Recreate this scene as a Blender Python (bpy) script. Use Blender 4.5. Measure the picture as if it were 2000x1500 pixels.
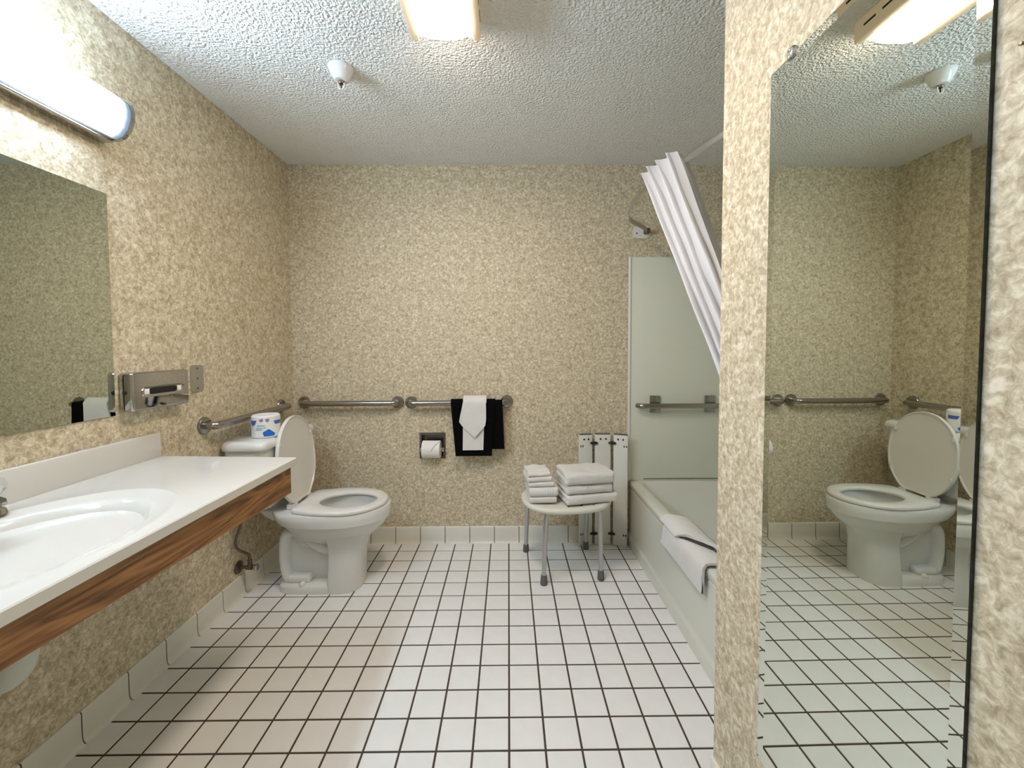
import bpy, bmesh, math, random
from math import sin, cos, pi, radians, sqrt, atan2
from mathutils import Vector, Matrix, noise

for o in list(bpy.data.objects):
    bpy.data.objects.remove(o)
scene = bpy.context.scene
COL = scene.collection

# ------------------------------------------------------------------ camera
CAM_H = 1.27387
YAW, PITCH, ROLL = 0.00822777, 0.03884989, 0.00340302
cam_d = bpy.data.cameras.new('camera')
cam_d.sensor_fit = 'HORIZONTAL'
cam_d.sensor_width = 36.0
cam_d.lens = 798.763 / 2000.0 * 36.0
cam_d.shift_y = -(750.0 - 708.316) / 2000.0
cam_d.clip_start = 0.02
cam = bpy.data.objects.new('camera', cam_d)
COL.objects.link(cam)
_r = Vector((cos(YAW), -sin(YAW), 0)); _f0 = Vector((sin(YAW), cos(YAW), 0)); _u = Vector((0, 0, 1))
_f = cos(PITCH) * _f0 - sin(PITCH) * _u
_d = -(cos(PITCH) * _u + sin(PITCH) * _f0)
_r2 = cos(ROLL) * _r + sin(ROLL) * _d
_d2 = -sin(ROLL) * _r + cos(ROLL) * _d
m = Matrix((_r2, -_d2, -_f)).transposed().to_4x4()
m.translation = Vector((0, 0, CAM_H))
cam.matrix_world = m
scene.camera = cam

# ------------------------------------------------------------------ world / view
w = bpy.data.worlds.new('world'); scene.world = w
w.use_nodes = True
w.node_tree.nodes['Background'].inputs[0].default_value = (0.8, 0.85, 0.9, 1)
w.node_tree.nodes['Background'].inputs[1].default_value = 0.0
vs = scene.view_settings
vs.view_transform = 'Standard'
vs.look = 'None'
vs.gamma = 1.0
vs.use_curve_mapping = False
vs.exposure = 1.26
VANITY_COL, VANITY_W = (0.62, 0.79, 1.0), 25.5      # fluorescent tube behind acrylic
CEIL_COL, CEIL_W = (1.0, 0.82, 0.67), 31.0          # warm bulb behind the ceiling lens

# ------------------------------------------------------------------ layout constants (metres)
T = 0.1155                       # floor tile pitch
XL = -1.383                      # left wall
YB = 2.6243                      # back wall
ZC = 2.4216                      # ceiling
XM, TH = 0.5768, 0.0080          # full-length mirror face and its small turn
YS = 1.118                       # far end of the mirror wall = near end of the tub
XT = 0.77                        # tub apron
XR = 1.55                        # alcove wall
YN = -0.95                       # wall behind the camera
FX0, FY0 = -0.00268, 2.51408     # floor grid origin
def wall_x(y, off=0.0):          # mirror-wall face
    return XM + 0.005 + off - TH * (y - 0.924)

# ------------------------------------------------------------------ helpers
def srgb(r, g, b):
    def c(v):
        v /= 255.0
        return v / 12.92 if v <= 0.04045 else ((v + 0.055) / 1.055) ** 2.4
    return (c(r), c(g), c(b), 1.0)

def newmat(name):
    m = bpy.data.materials.new(name); m.use_nodes = True
    nt = m.node_tree
    return m, nt, nt.nodes['Principled BSDF']

def plain(name, col, rough=0.5, metal=0.0, coat=0.0, spec=0.5, bump=None, var=None, trans=0.0, sub=0.0):
    m, nt, b = newmat(name)
    b.inputs['Base Color'].default_value = col
    b.inputs['Roughness'].default_value = rough
    b.inputs['Metallic'].default_value = metal
    b.inputs['Coat Weight'].default_value = coat
    b.inputs['Specular IOR Level'].default_value = spec
    b.inputs['Transmission Weight'].default_value = trans
    tc = None
    if bump or var:
        tc = nt.nodes.new('ShaderNodeTexCoord')
    if var:
        sc, amt = var
        n = nt.nodes.new('ShaderNodeTexNoise'); n.inputs['Scale'].default_value = sc; n.inputs['Detail'].default_value = 3
        nt.links.new(tc.outputs['Object'], n.inputs['Vector'])
        r = nt.nodes.new('ShaderNodeValToRGB')
        r.color_ramp.elements[0].position = 0.3; r.color_ramp.elements[1].position = 0.7
        r.color_ramp.elements[0].color = tuple(c * (1 - amt) for c in col[:3]) + (1,)
        r.color_ramp.elements[1].color = tuple(min(1, c * (1 + amt)) for c in col[:3]) + (1,)
        nt.links.new(n.outputs['Fac'], r.inputs['Fac']); nt.links.new(r.outputs['Color'], b.inputs['Base Color'])
    if bump:
        sc, st, dist = bump
        n = nt.nodes.new('ShaderNodeTexNoise'); n.inputs['Scale'].default_value = sc; n.inputs['Detail'].default_value = 4
        nt.links.new(tc.outputs['Object'], n.inputs['Vector'])
        bp = nt.nodes.new('ShaderNodeBump'); bp.inputs['Strength'].default_value = st; bp.inputs['Distance'].default_value = dist
        nt.links.new(n.outputs['Fac'], bp.inputs['Height']); nt.links.new(bp.outputs['Normal'], b.inputs['Normal'])
    return m

def emit(name, col, strength):
    m = bpy.data.materials.new(name); m.use_nodes = True
    nt = m.node_tree; nt.nodes.clear()
    e = nt.nodes.new('ShaderNodeEmission'); e.inputs[0].default_value = (*col, 1); e.inputs[1].default_value = strength
    out = nt.nodes.new('ShaderNodeOutputMaterial'); nt.links.new(e.outputs[0], out.inputs[0])
    return m

def wallpaper_mat():
    m, nt, b = newmat('mottled_wallpaper')
    tc = nt.nodes.new('ShaderNodeTexCoord')
    n1 = nt.nodes.new('ShaderNodeTexNoise'); n1.inputs['Scale'].default_value = 64; n1.inputs['Detail'].default_value = 4
    n1.inputs['Roughness'].default_value = 0.66; n1.inputs['Distortion'].default_value = 0.7
    n2 = nt.nodes.new('ShaderNodeTexNoise'); n2.inputs['Scale'].default_value = 24; n2.inputs['Detail'].default_value = 3
    n2.inputs['Distortion'].default_value = 0.3
    n3 = nt.nodes.new('ShaderNodeTexNoise'); n3.inputs['Scale'].default_value = 120; n3.inputs['Detail'].default_value = 2
    for n in (n1, n2, n3): nt.links.new(tc.outputs['Object'], n.inputs['Vector'])
    a = nt.nodes.new('ShaderNodeMath'); a.operation = 'MULTIPLY_ADD'
    nt.links.new(n2.outputs['Fac'], a.inputs[0]); a.inputs[1].default_value = 0.30
    nt.links.new(n1.outputs['Fac'], a.inputs[2])
    a2 = nt.nodes.new('ShaderNodeMath'); a2.operation = 'MULTIPLY_ADD'
    nt.links.new(n3.outputs['Fac'], a2.inputs[0]); a2.inputs[1].default_value = 0.25
    nt.links.new(a.outputs[0], a2.inputs[2])
    r = nt.nodes.new('ShaderNodeValToRGB')
    e = r.color_ramp.elements
    e[0].position = 0.60; e[0].color = srgb(168, 154, 126)
    e[1].position = 0.96; e[1].color = srgb(235, 226, 203)
    k = r.color_ramp.elements.new(0.73); k.color = srgb(196, 182, 153)
    k = r.color_ramp.elements.new(0.83); k.color = srgb(214, 202, 175)
    nt.links.new(a2.outputs[0], r.inputs['Fac'])
    nt.links.new(r.outputs['Color'], b.inputs['Base Color'])
    b.inputs['Roughness'].default_value = 0.55
    b.inputs['Specular IOR Level'].default_value = 0.3
    bp = nt.nodes.new('ShaderNodeBump'); bp.inputs['Strength'].default_value = 0.25; bp.inputs['Distance'].default_value = 0.002
    nt.links.new(n3.outputs['Fac'], bp.inputs['Height']); nt.links.new(bp.outputs['Normal'], b.inputs['Normal'])
    return m

def ceiling_mat():
    m, nt, b = newmat('popcorn_ceiling')
    tc = nt.nodes.new('ShaderNodeTexCoord')
    n1 = nt.nodes.new('ShaderNodeTexNoise'); n1.inputs['Scale'].default_value = 100; n1.inputs['Detail'].default_value = 1.0
    n1.inputs['Distortion'].default_value = 0.1
    nt.links.new(tc.outputs['Object'], n1.inputs['Vector'])
    bp = nt.nodes.new('ShaderNodeBump'); bp.inputs['Strength'].default_value = 1.0; bp.inputs['Distance'].default_value = 0.014
    nt.links.new(n1.outputs['Fac'], bp.inputs['Height']); nt.links.new(bp.outputs['Normal'], b.inputs['Normal'])
    b.inputs['Base Color'].default_value = srgb(240, 240, 236)
    b.inputs['Roughness'].default_value = 0.9
    b.inputs['Specular IOR Level'].default_value = 0.1
    return m

def wood_mat():
    m, nt, b = newmat('oak_wood')
    tc = nt.nodes.new('ShaderNodeTexCoord')
    mp = nt.nodes.new('ShaderNodeMapping'); mp.inputs['Scale'].default_value = (1, 0.12, 1)
    nt.links.new(tc.outputs['Object'], mp.inputs['Vector'])
    n1 = nt.nodes.new('ShaderNodeTexNoise'); n1.inputs['Scale'].default_value = 16; n1.inputs['Detail'].default_value = 3
    n1.inputs['Distortion'].default_value = 0.5
    nt.links.new(mp.outputs[0], n1.inputs['Vector'])
    mul = nt.nodes.new('ShaderNodeMath'); mul.operation = 'MULTIPLY'; mul.inputs[1].default_value = 7.0
    nt.links.new(n1.outputs['Fac'], mul.inputs[0])
    fr = nt.nodes.new('ShaderNodeMath'); fr.operation = 'PINGPONG'; fr.inputs[1].default_value = 0.5
    nt.links.new(mul.outputs[0], fr.inputs[0])
    n2 = nt.nodes.new('ShaderNodeTexNoise'); n2.inputs['Scale'].default_value = 160; n2.inputs['Detail'].default_value = 3
    mp2 = nt.nodes.new('ShaderNodeMapping'); mp2.inputs['Scale'].default_value = (1, 0.04, 1)
    nt.links.new(tc.outputs['Object'], mp2.inputs['Vector']); nt.links.new(mp2.outputs[0], n2.inputs['Vector'])
    ad = nt.nodes.new('ShaderNodeMath'); ad.operation = 'MULTIPLY_ADD'; ad.inputs[1].default_value = 0.75
    nt.links.new(n2.outputs['Fac'], ad.inputs[0]); nt.links.new(fr.outputs[0], ad.inputs[2])
    r = nt.nodes.new('ShaderNodeValToRGB'); e = r.color_ramp.elements
    e[0].position = 0.22; e[0].color = srgb(72, 44, 20)
    e[1].position = 0.86; e[1].color = srgb(160, 114, 64)
    k = r.color_ramp.elements.new(0.50); k.color = srgb(124, 82, 42)
    nt.links.new(ad.outputs[0], r.inputs['Fac']); nt.links.new(r.outputs['Color'], b.inputs['Base Color'])
    b.inputs['Roughness'].default_value = 0.42
    return m

M = {}
M['paper'] = wallpaper_mat()
M['ceil'] = ceiling_mat()
M['wood'] = wood_mat()
M['tile'] = plain('glazed_floor_tile', srgb(236, 236, 234), 0.30, bump=(40, 0.06, 0.002), var=(9, 0.03))
M['basetile'] = plain('glazed_base_tile', srgb(228, 226, 214), 0.25, var=(7, 0.03))
M['grout'] = plain('brown_grout', srgb(74, 62, 54), 0.9, bump=(300, 0.3, 0.001))
M['porc'] = plain('white_porcelain', srgb(226, 226, 222), 0.12, coat=0.4)
M['seat'] = plain('white_seat_plastic', srgb(226, 224, 218), 0.25)
M['counter'] = plain('cultured_marble', srgb(214, 211, 203), 0.16, coat=0.3, var=(5, 0.015))
M['tub'] = plain('tub_enamel', srgb(217, 217, 204), 0.25, coat=0.2)
M['surround'] = plain('surround_panel', srgb(222, 223, 206), 0.35, bump=(60, 0.05, 0.002))
M['steel'] = plain('satin_steel', (0.36, 0.345, 0.32, 1), 0.22, metal=1.0)
M['chrome'] = plain('polished_chrome', (0.50, 0.49, 0.49, 1), 0.07, metal=1.0)
M['rodmetal'] = plain('bright_rod_metal', (0.55, 0.53, 0.50, 1), 0.34, metal=1.0)
M['recess'] = plain('darkened_recess_chrome', (0.22, 0.21, 0.20, 1), 0.22, metal=1.0)  # chrome with the recess's dark reflections put into its base colour
M['alu'] = plain('brushed_aluminium', (0.52, 0.52, 0.52, 1), 0.30, metal=1.0)
M['mirror'] = plain('mirror_silver', (0.71, 0.75, 0.67, 1), 0.0, metal=1.0)
M['mirror_dim'] = plain('dim_mirror_silver', (0.60, 0.64, 0.57, 1), 0.0, metal=1.0)  # tint lowered to dim what the sink mirror reflects
M['glassedge'] = plain('dark_glass_edge', srgb(22, 26, 26), 0.2)
M['white'] = plain('white_paint', srgb(226, 223, 214), 0.5)
M['offwhite'] = plain('glowing_almond_plastic', srgb(232, 214, 188), 0.5)
M['plastic'] = plain('white_moulded_plastic', srgb(224, 222, 208), 0.38)
M['slat'] = plain('white_slat_plastic', srgb(222, 222, 212), 0.4)
M['black'] = plain('black_plastic', srgb(18, 17, 17), 0.5)
M['rubber'] = plain('grey_rubber', srgb(98, 98, 96), 0.7)
M['terry'] = plain('white_terry', srgb(232, 230, 226), 0.95, spec=0.1, bump=(420, 0.7, 0.004), var=(30, 0.02))
M['linen'] = plain('white_curtain_fabric', srgb(218, 218, 219), 0.9, spec=0.1, bump=(500, 0.3, 0.002))
M['blackterry'] = plain('black_terry', srgb(15, 14, 14), 0.95, spec=0.05, bump=(420, 0.6, 0.003))
M['stripe'] = plain('charcoal_stripe', srgb(70, 66, 60), 0.9)
M['paperroll'] = plain('tissue_paper', srgb(238, 236, 230), 0.9, spec=0.1, bump=(200, 0.2, 0.001))
M['wrap'] = plain('paper_wrapper', srgb(236, 236, 234), 0.45)
M['blue'] = plain('blue_print', srgb(24, 110, 200), 0.5)
M['violet'] = plain('violet_blue_print', srgb(74, 104, 190), 0.5)
M['teal'] = plain('teal_print', srgb(90, 160, 180), 0.5)
M['mauve'] = plain('mauve_print', srgb(150, 120, 150), 0.5)
M['bronze'] = plain('aged_metal', (0.20, 0.16, 0.13, 1), 0.35, metal=1.0)
M['dark'] = plain('dark_gap', srgb(20, 17, 16), 0.6)
M['acrylic'] = plain('clear_acrylic', (0.95, 0.96, 0.97, 1), 0.05, trans=0.85)
M['pvc'] = plain('white_pipe_wrap', srgb(206, 208, 196), 0.5)
M['vanity'] = emit('vanity_light_acrylic', VANITY_COL, VANITY_W)
def _tube_ends(m, half, fade):      # the fluorescent tube is shorter than its lens, so the ends glow less
    nt = m.node_tree; e = nt.nodes['Emission']
    tc = nt.nodes.new('ShaderNodeTexCoord'); sx = nt.nodes.new('ShaderNodeSeparateXYZ'); nt.links.new(tc.outputs['Object'], sx.inputs[0])
    ab = nt.nodes.new('ShaderNodeMath'); ab.operation = 'ABSOLUTE'; nt.links.new(sx.outputs['Y'], ab.inputs[0])
    mr = nt.nodes.new('ShaderNodeMapRange'); mr.interpolation_type = 'SMOOTHSTEP'
    mr.inputs[1].default_value = half - fade; mr.inputs[2].default_value = half
    mr.inputs[3].default_value = VANITY_W; mr.inputs[4].default_value = 0.22
    nt.links.new(ab.outputs[0], mr.inputs[0]); nt.links.new(mr.outputs[0], e.inputs[1])
_tube_ends(M['vanity'], 0.535, 0.17)
_b = M['offwhite'].node_tree.nodes['Principled BSDF']; _b.inputs['Emission Color'].default_value = (1.0, 0.72, 0.45, 1); _b.inputs['Emission Strength'].default_value = 0.07  # faint emission stands in for lens light passing through the frame plastic
M['ceillens'] = emit('ceiling_light_lens', CEIL_COL, CEIL_W)

def base_of(parent):
    v = Vector((0, 0, 0))
    while parent is not None:
        v += parent.location
        parent = parent.parent
    return v

def obj(name, bm, mat, parent=None, smooth=40, label=None):
    """bm holds world coordinates; the object keeps them relative to its parent's base."""
    off = base_of(parent)
    bmesh.ops.recalc_face_normals(bm, faces=bm.faces)
    me = bpy.data.meshes.new(name)
    if off.length > 0:
        bmesh.ops.translate(bm, verts=bm.verts, vec=-off)
    bm.to_mesh(me); bm.free()
    if smooth:
        me.shade_smooth(); me.set_sharp_from_angle(angle=radians(smooth))
    if mat: me.materials.append(M[mat])
    o = bpy.data.objects.new(name, me)
    COL.objects.link(o)
    if parent is not None: o.parent = parent
    if label: o['label'] = label
    return o

def tag(o, label, cat, group=None):
    o['label'] = label; o['category'] = cat
    if group: o['group'] = group
    return o

def thing(name, label, cat, loc, group=None):
    o = bpy.data.objects.new(name, None)
    o.empty_display_size = 0.05
    COL.objects.link(o); o.location = loc
    return tag(o, label, cat, group)

def struct(name, bm, mat, smooth=0):
    o = obj(name, bm, mat, None, smooth); o['kind'] = 'structure'; return o

def B(): return bmesh.new()

def box(bm, x0, x1, y0, y1, z0, z1, bev=0.0, seg=2):
    vs_ = [bm.verts.new((x, y, z)) for z in (z0, z1) for y in (y0, y1) for x in (x0, x1)]
    q = [(0, 2, 3, 1), (4, 5, 7, 6), (0, 1, 5, 4), (2, 6, 7, 3), (0, 4, 6, 2), (1, 3, 7, 5)]
    fs = [bm.faces.new([vs_[i] for i in f]) for f in q]
    if bev > 0:
        es = list({e for f in fs for e in f.edges})
        bmesh.ops.bevel(bm, geom=es, offset=bev, segments=seg, profile=0.5, affect='EDGES')
    return bm

def ring_loft(bm, rings, cap0=True, cap1=True, closed=True):
    R = [[bm.verts.new(p) for p in r] for r in rings]
    n = len(R[0])
    for a, b in zip(R[:-1], R[1:]):
        for i in range(n if closed else n - 1):
            j = (i + 1) % n
            bm.faces.new((a[i], a[j], b[j], b[i]))
    if cap0: bm.faces.new(list(reversed(R[0])))
    if cap1: bm.faces.new(R[-1])
    return R

def tube(bm, pts, r, seg=14, caps=True, flat=None, up=None):
    """r: number or list. flat=(ra,rb) elliptical with up hint for rb."""
    pts = [Vector(p) for p in pts]
    n = len(pts)
    tang = []
    for i in range(n):
        a = pts[max(0, i - 1)]; b = pts[min(n - 1, i + 1)]
        tang.append((b - a).normalized())
    u0 = Vector(up) if up else (Vector((0, 0, 1)) if abs(tang[0].z) < 0.9 else Vector((1, 0, 0)))
    rings = []
    for i in range(n):
        t = tang[i]
        u = (u0 - t * u0.dot(t))
        if u.length < 1e-4: u = t.orthogonal()
        u.normalize()
        v = t.cross(u)
        if not up: u0 = u
        if flat: ra, rb = flat
        else: ra = rb = (r[i] if isinstance(r, (list, tuple)) else r)
        rings.append([pts[i] + v * (ra * cos(2 * pi * k / seg)) + u * (rb * sin(2 * pi * k / seg)) for k in range(seg)])
    ring_loft(bm, rings, caps, caps)
    return bm

def rounded(pts, rad, n=6):
    """polyline with filleted corners"""
    pts = [Vector(p) for p in pts]
    out = [pts[0]]
    for i in range(1, len(pts) - 1):
        a, b, c = pts[i - 1], pts[i], pts[i + 1]
        d1 = (a - b).normalized(); d2 = (c - b).normalized()
        r = min(rad, (a - b).length * 0.49, (c - b).length * 0.49)
        p1 = b + d1 * r; p2 = b + d2 * r
        for k in range(n + 1):
            t = k / n
            out.append(p1 * (1 - t) ** 2 + b * 2 * t * (1 - t) + p2 * t * t)
    out.append(pts[-1])
    return out

def spline(pts, n=8):
    pts = [Vector(p) for p in pts]
    P = [pts[0]] + pts + [pts[-1]]
    out = []
    for i in range(1, len(P) - 2):
        p0, p1, p2, p3 = P[i - 1], P[i], P[i + 1], P[i + 2]
        for k in range(n):
            t = k / n
            out.append(0.5 * ((2 * p1) + (p2 - p0) * t + (2 * p0 - 5 * p1 + 4 * p2 - p3) * t * t + (3 * p1 - p0 - 3 * p2 + p3) * t ** 3))
    out.append(pts[-1])
    return out

def lathe(bm, prof, c, axis='z', seg=28, sgn=1):
    """prof = [(radius, height)], closed at ends where radius 0"""
    c = Vector(c); rings = []
    for r, h in prof:
        r = max(r, 1e-5)
        ring = []
        for k in range(seg):
            a = 2 * pi * k / seg
            if axis == 'z': p = Vector((r * cos(a), r * sin(a), h * sgn))
            elif axis == 'x': p = Vector((h * sgn, r * cos(a), r * sin(a)))
            else: p = Vector((r * cos(a), h * sgn, r * sin(a)))
            ring.append(c + p)
        rings.append(ring)
    ring_loft(bm, rings, True, True)
    bmesh.ops.remove_doubles(bm, verts=bm.verts, dist=2e-5)
    return bm

def grid_sheet(bm, P, thick=0.0):
    """P[i][j] points -> quads; thick > 0 solidifies"""
    R = [[bm.verts.new(p) for p in row] for row in P]
    fs = []
    for a, b in zip(R[:-1], R[1:]):
        for j in range(len(a) - 1):
            fs.append(bm.faces.new((a[j], a[j + 1], b[j + 1], b[j])))
    if thick:
        bmesh.ops.recalc_face_normals(bm, faces=bm.faces)
        bmesh.ops.solidify(bm, geom=list(bm.faces), thickness=thick)
    return bm

# ------------------------------------------------------------------ structure
bm = B(); box(bm, XL - 0.1, XR + 0.1, YN - 0.1, YB + 0.1, -0.08, -0.0016)
floor = struct('floor', bm, 'grout')
J = 0.0068   # joint width
def tile_mesh(w, d):
    bm = B()
    box(bm, -w / 2, w / 2, -d / 2, d / 2, -0.006, 0.0)
    top = [e for e in bm.edges if all(v.co.z > -0.001 for v in e.verts)]
    bmesh.ops.bevel(bm, geom=top, offset=0.0012, segments=1, affect='EDGES')
    bmesh.ops.recalc_face_normals(bm, faces=bm.faces)
    me = bpy.data.meshes.new('tile'); bm.to_mesh(me); bm.free()
    me.materials.append(M['tile']); return me
tile_full = tile_mesh(T - J, T - J)
cut_cache = {}
rest = []
random.seed(4)
for i in range(-12, 7):
    for j in range(-1, 31):
        xa, xb = FX0 + i * T, FX0 + (i + 1) * T
        yb_, ya = FY0 - j * T, FY0 - (j + 1) * T
        if ya < YN: continue
        ca, cb = max(xa, XL + 0.004), min(xb, XT + 0.012)
        cy = (ya + yb_) / 2
        if cy < YS and ca > 0.60: continue
        if cy < YS: cb = min(xb, 0.60)
        yb2 = min(yb_, YB - 0.004)
        if cb - ca < 0.012: continue
        vis = cy > 1.16
        w_, d_ = cb - ca, yb2 - ya
        key = (round(w_, 4), round(d_, 4))
        if not vis:
            rest.append((ca, cb, ya, yb2)); continue
        if abs(w_ - T) < 1e-4 and abs(d_ - T) < 1e-4: me = tile_full
        else:
            if key not in cut_cache: cut_cache[key] = tile_mesh(w_ - J, d_ - J)
            me = cut_cache[key]
        o = bpy.data.objects.new('tile', me); COL.objects.link(o); o.parent = floor
        o.location = ((ca + cb) / 2, (ya + yb2) / 2, random.uniform(-0.0003, 0.0003))
        o.rotation_euler = (random.uniform(-.0012, .0012), random.uniform(-.0012, .0012), 0)
bm = B()
for (a, b, c, d) in rest:
    box(bm, a + J / 2, b - J / 2, c + J / 2, d - J / 2, -0.006, 0.0)
o = obj('remaining_tiles', bm, 'tile', floor, 0); o['kind'] = 'stuff'

bm = B(); box(bm, XL - 0.1, XL, YN - 0.1, YB + 0.1, -0.02, ZC + 0.02); struct('wall_left', bm, 'paper')
# back wall, with the opening for the recessed paper holder
HX0, HX1, HZ0, HZ1 = -0.570, -0.418, 0.566, 0.716
bm = B()
box(bm, XL - 0.1, HX0, YB, YB + 0.1, -0.02, ZC + 0.02)
box(bm, HX1, XR + 0.1, YB, YB + 0.1, -0.02, ZC + 0.02)
box(bm, HX0, HX1, YB, YB + 0.1, -0.02, HZ0)
box(bm, HX0, HX1, YB, YB + 0.1, HZ1, ZC + 0.02)
struct('wall_back', bm, 'paper')
bm = B()
ring_loft(bm, [[(wall_x(YN), YN, z), (wall_x(YS), YS, z), (XR + 0.1, YS, z), (XR + 0.1, YN, z)] for z in (-0.02, ZC + 0.02)])
struct('wall_right', bm, 'paper')
bm = B(); box(bm, XR, XR + 0.1, YS, YB + 0.1, -0.02, ZC + 0.02); struct('wall_alcove', bm, 'paper')
bm = B(); box(bm, XL - 0.1, XR + 0.1, YN - 0.1, YN, -0.02, ZC + 0.02); struct('wall_front', bm, 'paper')
bm = B(); box(bm, XL - 0.1, XR + 0.1, YN - 0.1, YB + 0.1, ZC, ZC + 0.1); struct('ceiling', bm, 'ceil')

# cove base tiles
BH = 0.107
COVE = [(0.0, 0.0), (0.024, 0.0), (0.0185, 0.0022), (0.0135, 0.007), (0.0105, 0.014), (0.009, 0.024), (0.0085, 0.04),
        (0.0085, BH - 0.008), (0.0072, BH - 0.003), (0.004, BH), (0.0, BH)]
def cove_piece(bm, fn, a, b):
    ring_loft(bm, [[fn(d, s, z) for d, z in COVE] for s in (a, b)])
def cove_run(name, fn, joints, lo, hi):
    bm = B()
    ring_loft(bm, [[fn(d, s, z) for d, z in ((0, -0.001), (0.017, -0.001), (0.0105, 0.0045), (0.0068, 0.016), (0.0062, BH - 0.004), (0, BH - 0.004))] for s in (lo, hi)])
    par = struct(name, bm, 'grout')
    js = sorted([lo - 0.002] + [s for s in joints if lo + 0.006 < s < hi - 0.006] + [hi + 0.002])
    for a, b in zip(js[:-1], js[1:]):
        bm = B(); cove_piece(bm, fn, a + 0.0022, b - 0.0022)
        obj('tile', bm, 'basetile', par, 30)
    return par
BP = 0.1615
cove_run('baseboard_left', lambda d, s, z: (XL + d, s, z), [1.279 + 0.1625 * k for k in range(-14, 10)], YN, YB - 0.009)
cove_run('baseboard_back', lambda d, s, z: (s, YB - d, z), [-0.577 + 0.1602 * k for k in range(-6, 10)], XL + 0.009, XT - 0.002)
cove_run('baseboard_right', lambda d, s, z: (wall_x(s) - d, s, z), [YS - 0.10 - BP * k for k in range(0, 13)], YN, YS)

# ------------------------------------------------------------------ bathtub and surround
tub = thing('bathtub', 'cream bathtub with plain front apron in the alcove', 'bathtub', (XT + 0.38, (YS + YB) / 2, 0))
ZR = 0.405
def rrect(x0, x1, y0, y1, r, z, n=6):
    pts = []
    for cx, cy, a0 in ((x1 - r, y1 - r, 0), (x0 + r, y1 - r, pi / 2), (x0 + r, y0 + r, pi), (x1 - r, y0 + r, 1.5 * pi)):
        for k in range(n + 1):
            a = a0 + pi / 2 * k / n
            pts.append((cx + r * cos(a), cy + r * sin(a), z))
    return pts
bm = B()
e = 0.002
rings = [rrect(XT + e + 0.012, XR - e, YS + e, YB - e, 0.004, ZR - 0.05),
         rrect(XT + e + 0.003, XR - e, YS + e, YB - e, 0.004, ZR - 0.018),
         rrect(XT + e + 0.004, XR - e, YS + e, YB - e, 0.006, ZR - 0.006),
         rrect(XT + e + 0.010, XR - e, YS + e, YB - e, 0.010, ZR),
         rrect(XT + 0.072, XR - 0.06, YS + 0.05, YB - 0.030, 0.05, ZR),
         rrect(XT + 0.080, XR - 0.07, YS + 0.06, YB - 0.036, 0.055, ZR - 0.006),
         rrect(XT + 0.084, XR - 0.075, YS + 0.065, YB - 0.045, 0.06, ZR - 0.03),
         rrect(XT + 0.115, XR - 0.11, YS + 0.12, YB - 0.17, 0.12, 0.15),
         rrect(XT + 0.15, XR - 0.15, YS + 0.17, YB - 0.24, 0.12, 0.09),
         rrect(XT + 0.25, XR - 0.25, YS + 0.30, YB - 0.36, 0.10, 0.08)]
ring_loft(bm, rings, False, True)
obj('basin', bm, 'tub', tub, 50)
bm = B()
prof = [(XT + 0.03, 0.0), (XT - 0.006, 0.0), (XT - 0.006, 0.058), (XT - 0.002, 0.066), (XT + 0.006, 0.072), (XT + 0.010, 0.085), (XT + 0.012, ZR - 0.05),
        (XT + 0.014, ZR - 0.048), (XT + 0.03, ZR - 0.048)]
ring_loft(bm, [[(x, y, z) for x, z in prof] for y in (YS + e, YB - e)])
obj('apron', bm, 'tub', tub, 35)

sur = thing('tub_surround', 'pale grey-green panel on the back wall above the bathtub', 'wall panel', (XT, YB, ZR))
bm = B(); box(bm, XT + 0.0055, XR - 0.001, YB - 0.013, YB - 0.001, ZR + 0.001, 1.84, 0.002); obj('panel', bm, 'surround', sur)
bm = B(); box(bm, XR - 0.013, XR - 0.001, YS + 0.014, YB - 0.014, ZR + 0.001, 1.84, 0.002); obj('panel', bm, 'surround', bpy.data.objects['wall_alcove'])
bm = B(); box(bm, XT + 0.0055, XR - 0.001, YS + 0.001, YS + 0.013, ZR + 0.001, 1.84, 0.002); obj('panel', bm, 'surround', bpy.data.objects['wall_right'])
bm = B(); tube(bm, [(XT + 0.004, YB - 0.0108, ZR + 0.001), (XT + 0.004, YB - 0.0108, 1.841)], 0.0095, 10); obj('edge_trim', bm, 'white', sur, label='white rounded edge strip')
bm = B(); box(bm, XT + 0.10, XR - 0.02, YB - 0.0155, YB - 0.0125, ZR + 0.010, ZR + 0.0135); obj('groove_line', bm, 'stripe', sur)  # dark strip along the groove between panel and tub

# ------------------------------------------------------------------ vanity counter
CZ = 0.850
YC1 = 1.606; YC1F = 1.574; YC0 = 0.17; XF = -0.822
SX, SY = -1.09, 0.885
van = thing('vanity_counter', 'long white cultured marble sink counter with oak front board', 'counter', (XL + 0.28, 0.9, 0.70))
bm = B()
NS = 64
def ell(a, b, z, cx=SX, cy=SY, p=2.0):
    out = []
    for k in range(NS):
        t = 2 * pi * k / NS
        c_, s_ = cos(t), sin(t)
        out.append((cx + b * math.copysign(abs(c_) ** (2 / p), c_), cy + a * math.copysign(abs(s_) ** (2 / p), s_), z))
    return out
def outer_ring(z, inset=0.0):
    out = []
    for k in range(NS):
        t = 2 * pi * k / NS
        dx, dy = cos(t), sin(t)
        x1 = XF - inset
        best = 1e9
        if dx > 1e-6: best = min(best, (x1 - SX) / dx)
        if dx < -1e-6: best = min(best, (XL + 0.002 - SX) / dx)
        if dy < -1e-6: best = min(best, (YC0 + inset - SY) / dy)
        if dy > 1e-6:
            # slanted far end: y = YC1 + (x-XL)*k
            kk = (YC1F - YC1) / (XF - XL)
            den = dy - kk * dx
            if den > 1e-6: best = min(best, (YC1 - inset + (SX - XL) * kk - SY) / den)
        out.append((SX + dx * best, SY + dy * best, z))
    return out
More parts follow.
